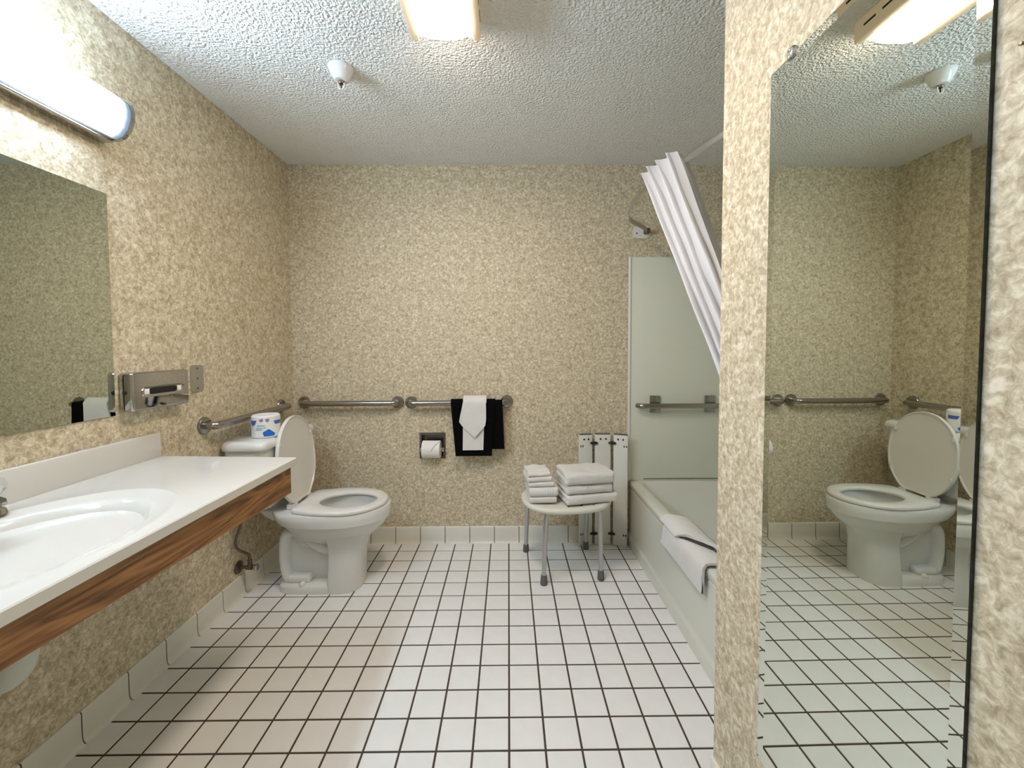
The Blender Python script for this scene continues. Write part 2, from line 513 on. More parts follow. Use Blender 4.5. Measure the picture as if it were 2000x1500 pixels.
def snap_corners(r, inset=0.0):
    cs = [(XF - inset, YC1F - inset), (XL + 0.002, YC1 - inset), (XL + 0.002, YC0 + inset), (XF - inset, YC0 + inset)]
    for cx, cy in cs:
        i = min(range(NS), key=lambda q: (r[q][0] - cx) ** 2 + (r[q][1] - cy) ** 2)
        r[i] = (cx, cy, r[i][2])
    return r
rings = [snap_corners(outer_ring(CZ - 0.03, 0.004), 0.004), snap_corners(outer_ring(CZ - 0.027)), snap_corners(outer_ring(CZ - 0.003)),
         snap_corners(outer_ring(CZ, 0.003), 0.003),
         ell(0.352, 0.246, CZ), ell(0.347, 0.242, CZ + 0.0012), ell(0.340, 0.236, CZ + 0.0020), ell(0.331, 0.228, CZ + 0.0010),
         ell(0.320, 0.220, CZ - 0.002), ell(0.285, 0.210, CZ - 0.004), ell(0.272, 0.202, CZ - 0.007), ell(0.262, 0.195, CZ - 0.014),
         ell(0.250, 0.187, CZ - 0.030), ell(0.225, 0.168, CZ - 0.075), ell(0.185, 0.138, CZ - 0.115), ell(0.13, 0.10, CZ - 0.138), ell(0.06, 0.05, CZ - 0.148), ell(0.022, 0.022, CZ - 0.151)]
ring_loft(bm, rings, False, True)
# outside of the bowl, under the counter
ring_loft(bm, [ell(0.275, 0.205, CZ - 0.03), ell(0.255, 0.19, CZ - 0.075), ell(0.20, 0.15, CZ - 0.125), ell(0.12, 0.09, CZ - 0.155), ell(0.035, 0.035, CZ - 0.165)], True, True)
obj('countertop', bm, 'counter', van, 32)
bm = B(); box(bm, XL + 0.001, XL + 0.021, YC0, 1.600, CZ - 0.001, 0.945, 0.004, 2); obj('backsplash', bm, 'counter', van)
bm = B(); box(bm, XF - 0.030, XF - 0.011, YC0 + 0.01, 1.552, 0.722, CZ - 0.0305, 0.0015, 1)
for v in bm.verts:                       # the board is cut a little narrower towards its near end
    if v.co.z < 0.76: v.co.z += (1.552 - v.co.y) * 0.030 - 0.004
obj('front_board', bm, 'wood', van, label='oak grained front board')
bm = B(); box(bm, XL + 0.001, XL + 0.022, YC0 + 0.01, 1.552, 0.75, CZ - 0.0305, 0.0015, 1); obj('wall_cleat', bm, 'wood', van)
bm = B(); lathe(bm, [(0.0, 0.0), (0.03, 0.0), (0.032, 0.002), (0.028, 0.004), (0.02, 0.003), (0.0, 0.003)], (SX, SY, CZ - 0.1515)); obj('drain', bm, 'chrome', van)

# faucet behind the bowl
FYc = 0.915
fa = thing('faucet', 'chrome sink faucet with clear acrylic knobs by the backsplash', 'faucet', (-1.30, FYc, CZ + 0.001))
fx = -1.305
bm = B()
lathe(bm, [(0.0, 0), (0.030, 0), (0.028, 0.012), (0.020, 0.022), (0.019, 0.05), (0, 0.05)], (fx, FYc, CZ + 0.004), seg=24)
sec = [(fx - 0.026, 0.045, 0.022), (fx - 0.015, 0.088, 0.023), (fx + 0.05, 0.094, 0.022), (fx + 0.13, 0.090, 0.020), (fx + 0.162, 0.084, 0.014), (fx + 0.172, 0.079, 0.006)]
und = [0.03, 0.045, 0.062, 0.066, 0.070, 0.074]
ring_loft(bm, [[(x, FYc - w_, CZ + u_), (x, FYc + w_, CZ + u_), (x, FYc + w_ * 0.8, CZ + h_), (x, FYc - w_ * 0.8, CZ + h_)] for (x, h_, w_), u_ in zip(sec, und)])
lathe(bm, [(0, 0), (0.011, 0), (0.011, 0.022), (0, 0.022)], (fx + 0.135, FYc, CZ + 0.046), seg=16)
obj('spout', bm, 'chrome', fa, 30)
for s in (-1, 1):
    yk = FYc + s * 0.112
    bm = B(); lathe(bm, [(0.0, 0), (0.027, 0), (0.024, 0.012), (0.012, 0.022), (0.009, 0.05), (0, 0.05)], (fx, yk, CZ + 0.004)); st = obj('knob_stem', bm, 'chrome', fa)
    bm = B(); lathe(bm, [(0.0, 0), (0.016, 0), (0.027, 0.014), (0.029, 0.026), (0.024, 0.038), (0.012, 0.043), (0, 0.043)], (fx, yk, CZ + 0.054), seg=10); obj('knob', bm, 'acrylic', st, 20, label='clear faceted acrylic knob')

# drain trap under the sink
tr = thing('sink_drain_trap', 'pale wrapped drain pipe bending under the sink bowl', 'pipe', (SX, SY, 0.50))
bm = B()
tube(bm, rounded([(-1.090, SY, 0.684), (-1.090, SY, 0.548), (-1.225, SY, 0.548), (-1.225, SY, 0.63), (XL + 0.004, SY, 0.64)], 0.055, 8), 0.036, 18); obj('trap_pipe', bm, 'pvc', tr)
bm = B(); lathe(bm, [(0.0, 0), (0.05, 0), (0.046, 0.008), (0.035, 0.012), (0, 0.012)], (XL + 0.001, SY, 0.64), 'x'); obj('wall_flange', bm, 'chrome', tr)
bm = B(); lathe(bm, [(0.036, 0), (0.043, 0.003), (0.043, 0.02), (0.036, 0.023)], (-1.090, SY, 0.64)); obj('slip_nut', bm, 'pvc', tr)

# ------------------------------------------------------------------ mirrors
mir = thing('vanity_mirror', 'frameless mirror on the wall above the sink counter', 'mirror', (XL, 0.885, 1.037))
bm = B(); box(bm, XL + 0.001, XL + 0.0055, 0.334, 1.436, 1.037, 1.803); obj('glass_back', bm, 'glassedge', mir, 0)
bm = B(); box(bm, XL + 0.0055, XL + 0.0062, 0.3345, 1.4355, 1.0375, 1.8025); obj('silvered_face', bm, 'mirror_dim', mir, 0)

fm = thing('full_length_mirror', 'tall narrow frameless mirror on the wallpapered wall at the right', 'mirror', (XM, 0.71, 0.32))
MY0, MY1, MZ0, MZ1 = 0.499, 0.912, 0.320, 1.864
BV, DR = 0.018, 0.0010
def mx(y, off): return XM - TH * (y - 0.924) + off
bm = B()
def mring(i, off): return [(mx(y, off), y, z) for y, z in ((MY0 + i, MZ0 + i), (MY1 - i, MZ0 + i), (MY1 - i, MZ1 - i), (MY0 + i, MZ1 - i))]
ring_loft(bm, [mring(0, -DR), mring(BV, 0.0)], False, True)   # wedge of back-silvered glass deflects inwards
obj('bevelled_face', bm, 'mirror', fm, 0)
bm = B(); ring_loft(bm, [mring(0, 0.0049), mring(0, -DR + 0.0001)], True, False); obj('glass_edge', bm, 'glassedge', fm, 0)
for yy, zz in ((0.848, MZ1), (0.56, MZ1)):
    bm = B(); box(bm, mx(yy, -0.006), mx(yy, 0.0045), yy - 0.009, yy + 0.009, zz - 0.008, zz + 0.014, 0.003); c_ = obj('mirror_clip', bm, 'acrylic', fm)
    bm = B(); lathe(bm, [(0, 0), (0.0035, 0), (0.003, 0.0015), (0, 0.002)], (mx(yy, -0.006), yy, zz + 0.008), 'x', 10, -1); obj('screw', bm, 'chrome', c_)
sk = thing('wall_screw', 'small screw in the wallpaper right of the tall mirror', 'screw', (wall_x(0.472), 0.472, 1.615))
bm = B(); lathe(bm, [(0, 0), (0.0012, 0), (0.0012, 0.003), (0.0024, 0.0035), (0.002, 0.005), (0, 0.0055)], (wall_x(0.472), 0.472, 1.615), 'x', 10, -1); obj('screw_head', bm, 'bronze', sk)

# ------------------------------------------------------------------ vanity light
vl = thing('vanity_light', 'long glowing fluorescent wall light above the sink mirror', 'light', (XL, 0.885, 1.975))
LY0, LY1 = 0.334, 1.436
def lens_prof(k=1.0, zc=2.047, x0=0.004):
    pr = [(x0, 1.980), (0.055, 1.980), (0.078, 1.990), (0.096, 2.012), (0.106, 2.042), (0.108, 2.070), (0.102, 2.094), (0.085, 2.110), (0.055, 2.118), (x0, 2.118)]
    return [(XL + 0.001 + x * k, zc + (z - zc) * k) for x, z in pr]
bm = B(); ring_loft(bm, [[(x, y, z) for x, z in lens_prof(x0=0.0535)] for y in (LY0 + 0.012, LY1 - 0.012)]); obj('lens', bm, 'vanity', vl, 40, label='glowing white acrylic lens')
bm = B(); box(bm, XL + 0.001, XL + 0.0535, LY0 + 0.012, LY1 - 0.012, 1.9805, 2.118, 0.002); obj('back_pan', bm, 'white', vl, 30)
for a, b in ((LY0, LY0 + 0.011), (LY1 - 0.011, LY1)):
    bm = B(); ring_loft(bm, [[(x, y, z) for x, z in lens_prof(1.045)] for y in (a, b)]); obj('end_cap', bm, 'chrome', vl, 30)
bm = B(); box(bm, XL + 0.001, XL + 0.044, LY0 + 0.01, LY1 - 0.01, 1.968, 1.980, 0.002); obj('lower_rail', bm, 'chrome', vl, label='dark chrome rail below the lens')

# ------------------------------------------------------------------ ceiling light
cl = thing('ceiling_light', 'square glowing ceiling light with almond frame', 'light', (-0.215, 1.30, ZC))
CX0, CX1, CY0, CY1 = -0.338, -0.094, 1.085, 1.485
bm = B()
box(bm, CX0, CX0 + 0.028, CY0, CY1, 2.351, ZC - 0.001, 0.003)
box(bm, CX1 - 0.028, CX1, CY0, CY1, 2.351, ZC - 0.001, 0.003)
box(bm, CX0 + 0.028, CX1 - 0.028, CY0, CY0 + 0.02, 2.366, ZC - 0.001)
box(bm, CX0 + 0.028, CX1 - 0.028, CY1 - 0.02, CY1, 2.366, ZC - 0.001)
obj('housing', bm, 'offwhite', cl, 30)
bm = B(); n = 10
prof = [(CX0 + 0.0285 + (CX1 - CX0 - 0.057) * k / n, 2.357 - 0.017 * min(1.0, 1.25 * sin(pi * k / n)) ** 0.9) for k in range(n + 1)]
prof = [(CX0 + 0.0285, 2.385)] + prof + [(CX1 - 0.0285, 2.385)]
ring_loft(bm, [[(x, y, z) for x, z in prof] for y in (CY0 + 0.021, CY1 - 0.021)]); obj('lens', bm, 'ceillens', cl, 40, label='glowing lens')
for side, xs in ((-1, CX0), (1, CX1)):
    for k in range(5):
        yy = CY0 + 0.035 + k * 0.07
        bm = B(); box(bm, xs - 0.0012, xs + 0.0012, yy, yy + 0.045, 2.384, 2.391); obj('vent_slot', bm, 'dark', cl, 0)

# ------------------------------------------------------------------ sprinkler
sp = thing('sprinkler_head', 'white cone shaped fire sprinkler hanging from the ceiling', 'sprinkler', (-0.686, 1.735, ZC))
c0 = (-0.686, 1.735, ZC - 0.001)
bm = B(); lathe(bm, [(0.0, 0.0), (0.051, 0.0), (0.050, 0.006), (0.043, 0.022), (0.034, 0.040), (0.025, 0.050), (0.0, 0.052)], c0, 'z', 32, -1); obj('escutcheon', bm, 'porc', sp)
bm = B(); lathe(bm, [(0.0, 0.05), (0.012, 0.05), (0.012, 0.058), (0.009, 0.062), (0.0, 0.062)], c0, 'z', 16, -1); obj('nozzle', bm, 'bronze', sp)
bm = B()
zt = ZC - 0.058
tube(bm, rounded([(-0.698, 1.735, zt), (-0.699, 1.735, zt - 0.018), (-0.686, 1.735, zt - 0.030), (-0.673, 1.735, zt - 0.018), (-0.674, 1.735, zt)], 0.012, 5), 0.0028, 8); obj('frame_arms', bm, 'white', sp)
bm = B(); tube(bm, [(-0.686, 1.735, zt), (-0.686, 1.735, zt - 0.026)], 0.0025, 8); obj('glass_bulb', bm, 'dark', sp)
bm = B(); lathe(bm, [(0, 0), (0.013, 0), (0.013, 0.002), (0, 0.002)], (-0.686, 1.735, zt - 0.031), 'z', 14, -1); obj('deflector', bm, 'white', sp)

# ------------------------------------------------------------------ tissue dispenser and blank plate
td = thing('tissue_dispenser', 'chrome tissue dispenser box on the wall beside the sink mirror', 'dispenser', (XL, 1.58, 1.045))
DX = XL + 0.052
bm = B(); box(bm, XL + 0.001, DX, 1.452, 1.712, 1.045, 1.186, 0.010, 3); obj('case', bm, 'chrome', td)
def capsule(yc, zc, hl, hr, x, n=8):
    pts = []
    for k in range(n + 1):
        a = -pi / 2 + pi * k / n; pts.append((x, yc + hl + hr * cos(a), zc + hr * sin(a)))
    for k in range(n + 1):
        a = pi / 2 + pi * k / n; pts.append((x, yc - hl + hr * cos(a), zc + hr * sin(a)))
    return pts
bm = B(); ring_loft(bm, [capsule(1.585, 1.112, 0.078, 0.020, DX - 0.0005), capsule(1.585, 1.112, 0.078, 0.019, DX + 0.003), capsule(1.585, 1.112, 0.078, 0.015, DX + 0.0025)], True, True); sl = obj('slot_lip', bm, 'chrome', td, 30)
bm = B(); ring_loft(bm, [capsule(1.580, 1.114, 0.052, 0.0115, DX + 0.001), capsule(1.580, 1.114, 0.052, 0.0115, DX + 0.0034)], True, True); obj('slot_opening', bm, 'dark', sl, 0)
for yy in (1.508, 1.655):
    bm = B(); box(bm, DX + 0.001, DX + 0.0036, yy - 0.010, yy + 0.010, 1.104, 1.124, 0.001); obj('tissue_edge', bm, 'paperroll', sl)
bm = B(); lathe(bm, [(0, 0), (0.008, 0), (0.007, 0.003), (0, 0.003)], (XL + 0.026, 1.4525, 1.115), 'y', 16, -1); lk = obj('lock', bm, 'dark', td)
pl = thing('blank_wall_plate', 'rounded steel blank plate on the wall above the grab bar', 'wall plate', (XL, 1.818, 1.08))
bm = B(); ring_loft(bm, [[(x, p[0], p[1]) for p in [(q[0], q[1]) for q in rrect(1.782, 1.855, 1.080, 1.198, 0.014 - i_, 0)]] for x, i_ in ((XL + 0.001, 0), (XL + 0.005, 0.0))], True, True); obj('plate', bm, 'alu', pl, 30)
for z_ in (1.095, 1.139, 1.183):
    bm = B(); lathe(bm, [(0, 0), (0.005, 0), (0.004, 0.002), (0, 0.0025)], (XL + 0.005, 1.8185, z_), 'x', 12); obj('screw', bm, 'bronze', pl)

# ------------------------------------------------------------------ grab bars
def grab_bar(label, p0, p1, n, off=0.058, r=0.0175):
    """p0, p1 on the wall, n = wall normal"""
    p0, p1, n = Vector(p0), Vector(p1), Vector(n)
    t = thing('grab_bar', label, 'grab bar', (p0 + p1) / 2, 'stainless grab bars')
    d = (p1 - p0).normalized()
    bm = B(); tube(bm, rounded([p0 + n * 0.002, p0 + n * off, p1 + n * off, p1 + n * 0.002], 0.042, 7), r, 18); obj('bar', bm, 'steel', t)
    for p in (p0, p1):
        bm = B()
        ax = 'x' if abs(n.x) > 0.5 else 'y'
        lathe(bm, [(0, 0.0005), (0.040, 0.0005), (0.040, 0.006), (0.037, 0.011), (0.022, 0.013), (0.0, 0.013)], p, ax, 28, n.x if ax == 'x' else n.y); obj('flange', bm, 'steel', t)
    return t
grab_bar('steel grab bar on the left wall above the toilet tank', (XL, 1.852, 0.921), (XL, 2.475, 0.921), (1, 0, 0))
grab_bar('empty steel grab bar on the back wall right behind the toilet', (-1.310, YB, 0.921), (-0.712, YB, 0.921), (0, -1, 0))
grab_bar('steel grab bar on the back wall carrying the black towel', (-0.626, YB, 0.919), (-0.013, YB, 0.924), (0, -1, 0))
t = thing('grab_bar', 'steel bar on square mounts inside the bathtub alcove', 'grab bar', (1.05, YB, 0.90), 'stainless grab bars')
yb_ = YB - 0.013
bm = B(); tube(bm, rounded([(0.818, yb_ - 0.020, 0.897), (0.842, yb_ - 0.052, 0.897), (1.42, yb_ - 0.052, 0.897), (1.444, yb_ - 0.020, 0.897)], 0.03, 6), 0.0165, 16); obj('bar', bm, 'steel', t)
for x_ in (0.937, 1.292):
    bm = B(); box(bm, x_ - 0.033, x_ + 0.033, yb_ - 0.012, yb_ - 0.0005, 0.848, 0.958, 0.004); mt_ = obj('square_mount', bm, 'steel', t)
    bm = B(); tube(bm, [(x_, yb_ - 0.01, 0.897), (x_, yb_ - 0.05, 0.897)], 0.014, 12); obj('stem', bm, 'steel', mt_)

# ------------------------------------------------------------------ toilet
TY = 2.185
to = thing('toilet', 'white porcelain toilet with its lid raised against the tank', 'toilet', (-1.0, TY, 0))
def egg(xc, ar, af, hw, z, n=40, pr=2.5, pf=2.0, yo=0.0):
    out = []
    for k in range(n):
        t_ = 2 * pi * k / n
        c_, s_ = cos(t_), sin(t_)
        p = pf if c_ >= 0 else pr
        a = af if c_ >= 0 else ar
        out.append((xc + a * math.copysign(abs(c_) ** (2 / p), c_), TY + yo + hw * math.copysign(abs(s_) ** (2 / p), s_), z))
    return out
bm = B()
rings = [egg(-0.95, 0.20, 0.17, 0.065, 0.22), egg(-0.95, 0.21, 0.185, 0.075, 0.25), egg(-0.94, 0.225, 0.215, 0.112, 0.285),
         egg(-0.93, 0.245, 0.245, 0.140, 0.320), egg(-0.92, 0.285, 0.257, 0.162, 0.350), egg(-0.92, 0.300, 0.262, 0.170, 0.368),
         egg(-0.92, 0.308, 0.274, 0.183, 0.371), egg(-0.92, 0.312, 0.278, 0.187, 0.400, pr=3), egg(-0.92, 0.314, 0.278, 0.187, 0.428, pr=3.2),
         egg(-0.92, 0.310, 0.274, 0.183, 0.435, pr=3.2),
         egg(-0.865, 0.165, 0.170, 0.125, 0.435), egg(-0.865, 0.160, 0.165, 0.120, 0.425), egg(-0.865, 0.165, 0.172, 0.128, 0.40),
         egg(-0.87, 0.150, 0.160, 0.118, 0.34), egg(-0.88, 0.11, 0.125, 0.085, 0.27), egg(-0.89, 0.07, 0.085, 0.055, 0.23), egg(-0.89, 0.04, 0.05, 0.035, 0.22)]
ring_loft(bm, rings, True, True)
bowl = obj('bowl', bm, 'porc', to, 45)
bm = B()   # front pedestal column
ring_loft(bm, [egg(-0.90, 0.055, 0.112, 0.118, 0.0005, pr=5, pf=2.8), egg(-0.90, 0.055, 0.112, 0.118, 0.03, pr=5, pf=2.8), egg(-0.90, 0.05, 0.115, 0.112, 0.12, pr=5, pf=2.8),
               egg(-0.90, 0.05, 0.125, 0.106, 0.20, pr=4, pf=2.6), egg(-0.90, 0.06, 0.145, 0.104, 0.255, pr=4, pf=2.4), egg(-0.90, 0.08, 0.18, 0.120, 0.305, pr=4)], True, True)
obj('pedestal', bm, 'porc', to, 45)
bm = B()   # foot flange and recessed web
ring_loft(bm, [egg(-1.02, 0.195, 0.12, 0.116, 0.0005, pr=4, pf=6), egg(-1.02, 0.195, 0.12, 0.116, 0.032, pr=4, pf=6), egg(-1.02, 0.188, 0.12, 0.108, 0.042, pr=4, pf=6), egg(-1.02, 0.165, 0.12, 0.08, 0.048, pr=4, pf=6)], True, True)
box(bm, -1.18, -0.86, TY - 0.050, TY + 0.050, 0.04, 0.30, 0.01)
obj('foot', bm, 'porc', to, 40)
bm = B()   # trapway bulging at the side
path = spline([(-0.90, TY, 0.225), (-0.965, TY, 0.212), (-1.03, TY, 0.245), (-1.085, TY, 0.295), (-1.14, TY, 0.308), (-1.178, TY, 0.275), (-1.186, TY, 0.21), (-1.182, TY, 0.12), (-1.165, TY, 0.062), (-1.12, TY, 0.040)], 6)
tube(bm, path, 0.045, 18, True, flat=(0.040, 0.088), up=(0, 1, 0))
box(bm, -1.165, -1.04, TY - 0.092, TY + 0.092, 0.04, 0.083, 0.018, 4)
obj('trapway', bm, 'porc', to, 60)
bm = B()   # deck under the tank
ring_loft(bm, [rrect(-1.26, -1.10, TY - 0.07, TY + 0.07, 0.03, 0.37), rrect(-1.29, -1.10, TY - 0.095, TY + 0.095, 0.035, 0.405), rrect(-1.30, -1.10, TY - 0.11, TY + 0.11, 0.035, 0.436)])
obj('deck', bm, 'porc', to, 45)
for s in (-1, 1):
    bm = B(); lathe(bm, [(0.0, 0), (0.016, 0), (0.016, 0.008), (0.012, 0.016), (0.005, 0.0195), (0, 0.020)], (-1.075, TY + s * 0.098, 0.040), 'z', 16); obj('bolt_cap', bm, 'porc', to)
# tank
bm = B()
ring_loft(bm, [rrect(-1.368, -1.20, TY - 0.205, TY + 0.205, 0.05, 0.470), rrect(-1.370, -1.185, TY - 0.228, TY + 0.228, 0.045, 0.490), rrect(-1.371, -1.178, TY - 0.240, TY + 0.240, 0.04, 0.55), rrect(-1.371, -1.172, TY - 0.250, TY + 0.250, 0.04, 0.786)])
ring_loft(bm, [rrect(-1.33, -1.22, TY - 0.08, TY + 0.08, 0.03, 0.43), rrect(-1.33, -1.22, TY - 0.08, TY + 0.08, 0.03, 0.475)])
obj('tank', bm, 'porc', to, 45)
bm = B()
ring_loft(bm, [rrect(-1.374, -1.160, TY - 0.264, TY + 0.264, 0.04, 0.783), rrect(-1.374, -1.156, TY - 0.268, TY + 0.268, 0.042, 0.790), rrect(-1.374, -1.158, TY - 0.266, TY + 0.266, 0.042, 0.808),
               rrect(-1.370, -1.166, TY - 0.258, TY + 0.258, 0.045, 0.820), rrect(-1.362, -1.180, TY - 0.245, TY + 0.245, 0.045, 0.825)])
obj('tank_lid', bm, 'porc', to, 45)
# seat ring and raised lid share a rounded-front, straight-back outline
def outline(prof, n=56):
    pr = spline([(u, w_, 0) for u, w_ in prof], 6)
    pts = [(p.x, max(0.0, p.y)) for p in pr]
    L = [0.0]
    for a_, b_ in zip(pts[:-1], pts[1:]): L.append(L[-1] + math.hypot(b_[0] - a_[0], b_[1] - a_[1]))
    half = []
    for k in range(n // 2 + 1):
        d_ = L[-1] * k / (n // 2); i = max(i_ for i_ in range(len(L)) if L[i_] <= d_ + 1e-9); i = min(i, len(L) - 2)
        f_ = (d_ - L[i]) / max(1e-9, L[i + 1] - L[i]); half.append((pts[i][0] + (pts[i + 1][0] - pts[i][0]) * f_, pts[i][1] + (pts[i + 1][1] - pts[i][1]) * f_))
    return half + [(u, -w_) for u, w_ in reversed(half[1:-1])]
FRONT = [(0.20, 0.187), (0.27, 0.184), (0.33, 0.167), (0.385, 0.135), (0.425, 0.090), (0.446, 0.045), (0.452, 0.0)]
SEATO = outline([(0.0, 0.0), (0.0, 0.07), (0.0, 0.125), (0.012, 0.147), (0.06, 0.160), (0.13, 0.180)] + FRONT)
LIDO = outline([(0.0, 0.0), (0.0, 0.05), (0.004, 0.085), (0.035, 0.120), (0.075, 0.152), (0.13, 0.177)] + FRONT)
def offs(o_, d_, cu=0.22):
    out = []
    for u, w_ in o_:
        L = math.hypot(u - cu, w_); out.append((cu + (u - cu) * (1 + d_ / L), w_ * (1 + d_ / L)))
    return out
bm = B()
def seg_ring(z, o_): return [(-1.110 + u, TY + w_, z) for u, w_ in offs(SEATO, o_)]
def seg_in(z, o_):
    n_ = len(SEATO); out = []
    for u, w_ in SEATO:
        a_ = atan2(w_ / 0.187, (u - 0.235) / 0.225); c_, s_ = cos(a_), sin(a_)
        out.append((-0.865 + (0.147 + o_) * c_, TY + (0.108 + o_) * s_, z))
    return out
R_ = [seg_ring(0.439, -0.006), seg_ring(0.438, -0.002), seg_ring(0.446, 0.0), seg_ring(0.453, -0.003), seg_ring(0.457, -0.012), seg_in(0.457, 0.012), seg_in(0.453, 0.003), seg_in(0.446, 0.0), seg_in(0.439, 0.003)]
R_ = R_ + [R_[0]]
Rv = ring_loft(bm, R_, False, False)
bmesh.ops.remove_doubles(bm, verts=bm.verts, dist=1e-5)
obj('seat', bm, 'seat', to, 50)
lean = radians(4.5)
def lidpt(u, v, wv):    # u up from hinge, v sideways, w towards +x
    return (-1.122 - u * sin(lean) + wv * cos(lean), TY + v, 0.460 + u * cos(lean) + wv * sin(lean))
def lid_out(o_, wv): return [lidpt(u, w_, wv) for u, w_ in offs(LIDO, o_)]
bm = B()
ring_loft(bm, [lid_out(-0.012, -0.012), lid_out(-0.002, -0.009), lid_out(0, 0.0), lid_out(-0.002, 0.010), lid_out(-0.007, 0.010), lid_out(-0.010, 0.004), lid_out(-0.02, 0.002)], True, True)
ld = obj('lid', bm, 'seat', to, 45)
for u_, v_ in ((0.33, -0.155), (0.33, 0.155), (0.12, -0.165), (0.12, 0.165)):
    bm = B(); c_ = Vector(lidpt(u_, v_, 0.007)); box(bm, c_.x - 0.004, c_.x + 0.006, c_.y - 0.007, c_.y + 0.007, c_.z - 0.012, c_.z + 0.012, 0.003); obj('bumper', bm, 'seat', ld)
for s in (-1, 1):
    bm = B(); box(bm, -1.150, -1.108, TY + s * 0.075 - 0.022, TY + s * 0.075 + 0.022, 0.436, 0.464, 0.006); obj('hinge', bm, 'seat', to)

# wrapped roll on the tank
rl = thing('wrapped_toilet_roll', 'wrapped toilet paper roll with blue print on the toilet tank', 'toilet paper', (-1.228, 2.065, 0.8255))
RC = (-1.228, 2.065); RR = 0.063; RZ = 0.8255; RH = 0.112
bm = B(); lathe(bm, [(0.0, 0.001), (RR - 0.006, 0.0), (RR, 0.006), (RR + 0.001, RH * 0.5), (RR, RH - 0.006), (RR - 0.006, RH), (0.024, RH - 0.001), (0.015, RH - 0.006), (0.0, RH - 0.008)], (RC[0], RC[1], RZ), 'z', 40); obj('wrapper', bm, 'wrap', rl)
def roll_patch(poly, mat, name='print_patch'):
    """poly in (angle deg from camera-facing, height 0..1); triangulated fan subdivided along angle"""
    a0 = atan2(-RC[1], -RC[0])
    bm = B()
    mnx = min(p[0] for p in poly); mxx = max(p[0] for p in poly)
    n = 10; rows = []
    for k in range(n + 1):
        ang = mnx + (mxx - mnx) * (k / n * 0.998 + 0.001)
        hs = []
        for (xa, ha), (xb, hb) in zip(poly, poly[1:] + poly[:1]):
            if (xa - ang) * (xb - ang) <= 0 and abs(xb - xa) > 1e-9:
                hs.append(ha + (hb - ha) * (ang - xa) / (xb - xa))
        lo, hi = min(hs), max(hs)
        th = a0 + radians(ang)
        rows.append([(RC[0] + (RR + 0.0016) * cos(th), RC[1] + (RR + 0.0016) * sin(th), RZ + RH * h_) for h_ in (lo, hi)])
    grid_sheet(bm, rows, 0.0004)
    obj(name, bm, mat, rl, 30)
roll_patch([(-12, 0.10), (32, 0.10), (36, 0.20), (10, 0.42), (-14, 0.28)], 'blue')
roll_patch([(-75, 0.80), (-38, 0.80), (-46, 0.62), (-60, 0.56), (-75, 0.66)], 'violet')
roll_patch([(30, 0.76), (75, 0.76), (75, 0.60), (36, 0.60)], 'violet')
for a_, b_, h_ in ((-36, -4, 0.56), (-40, 0, 0.46), (-44, -16, 0.38)):
    roll_patch([(a_, h_), (b_, h_ + 0.01), (b_, h_ + 0.035), (a_, h_ + 0.03)], 'teal')
roll_patch([(-28, 0.84), (-14, 0.90), (-10, 0.80), (-20, 0.74)], 'mauve')
roll_patch([(-4, 0.86), (12, 0.88), (10, 0.76), (2, 0.72)], 'mauve')

# supply valve
sv = thing('water_supply_valve', 'small water shutoff valve with hose on the wall by the toilet', 'valve', (XL, 2.055, 0.155))
bm = B(); lathe(bm, [(0, 0.0005), (0.033, 0.0005), (0.032, 0.006), (0.020, 0.012), (0, 0.012)], (XL, 2.055, 0.155), 'x', 24); obj('escutcheon', bm, 'bronze', sv)
bm = B(); tube(bm, [(XL + 0.01, 2.055, 0.155), (XL + 0.075, 2.055, 0.155)], 0.0085, 12); lathe(bm, [(0, 0), (0.013, 0), (0.013, 0.028), (0, 0.028)], (XL + 0.045, 2.055, 0.155), 'x', 12)
tube(bm, [(XL + 0.06, 2.055, 0.155), (XL + 0.06, 2.055, 0.195)], 0.0095, 12); obj('valve_body', bm, 'bronze', sv)
bm = B(); lathe(bm, [(0, 0), (0.008, 0), (0.017, 0.006), (0.017, 0.018), (0.012, 0.022), (0, 0.022)], (XL + 0.078, 2.055, 0.155), 'x', 14); obj('valve_knob', bm, 'chrome', sv)
bm = B(); tube(bm, spline([(XL + 0.06, 2.055, 0.19), (XL + 0.055, 2.05, 0.225), (XL + 0.045, 1.995, 0.275), (XL + 0.045, 1.975, 0.325), (XL + 0.055, 2.00, 0.40), (XL + 0.058, 2.01, 0.465)], 8), 0.0065, 10); obj('hose', bm, 'bronze', sv)
bm = B(); tube(bm, [(XL + 0.058, 2.01, 0.435), (XL + 0.058, 2.01, 0.468)], 0.012, 12); obj('coupling_nut', bm, 'dark', sv)

# ------------------------------------------------------------------ recessed toilet paper holder and its roll
tp = thing('toilet_paper_holder', 'recessed square chrome toilet paper holder in the back wall', 'paper holder', (-0.494, YB, 0.556))
bm = B()
FX = (-0.5765, -0.4095); FZ = (0.556, 0.7225)
def rect(x0, x1, z0, z1, y): return [(x0, y, z0), (x1, y, z0), (x1, y, z1), (x0, y, z1)]
ring_loft(bm, [rect(FX[0], FX[1], FZ[0], FZ[1], YB - 0.0005), rect(FX[0], FX[1], FZ[0], FZ[1], YB - 0.005), rect(FX[0] + 0.003, FX[1] - 0.003, FZ[0] + 0.003, FZ[1] - 0.003, YB - 0.008),
               rect(HX0 + 0.006, HX1 - 0.006, HZ0 + 0.006, HZ1 - 0.006, YB - 0.006), rect(HX0 + 0.008, HX1 - 0.008, HZ0 + 0.008, HZ1 - 0.008, YB + 0.055)], False, True)
obj('recess_box', bm, 'recess', tp, 20)
for x_, s in ((HX0 + 0.005, 1), (HX1 - 0.005, -1)):
    bm = B(); box(bm, x_ - 0.007, x_ + 0.003 if s > 0 else x_ + 0.007, YB - 0.040, YB - 0.004, 0.607, 0.633, 0.003); obj('roller_arm', bm, 'chrome', tp)
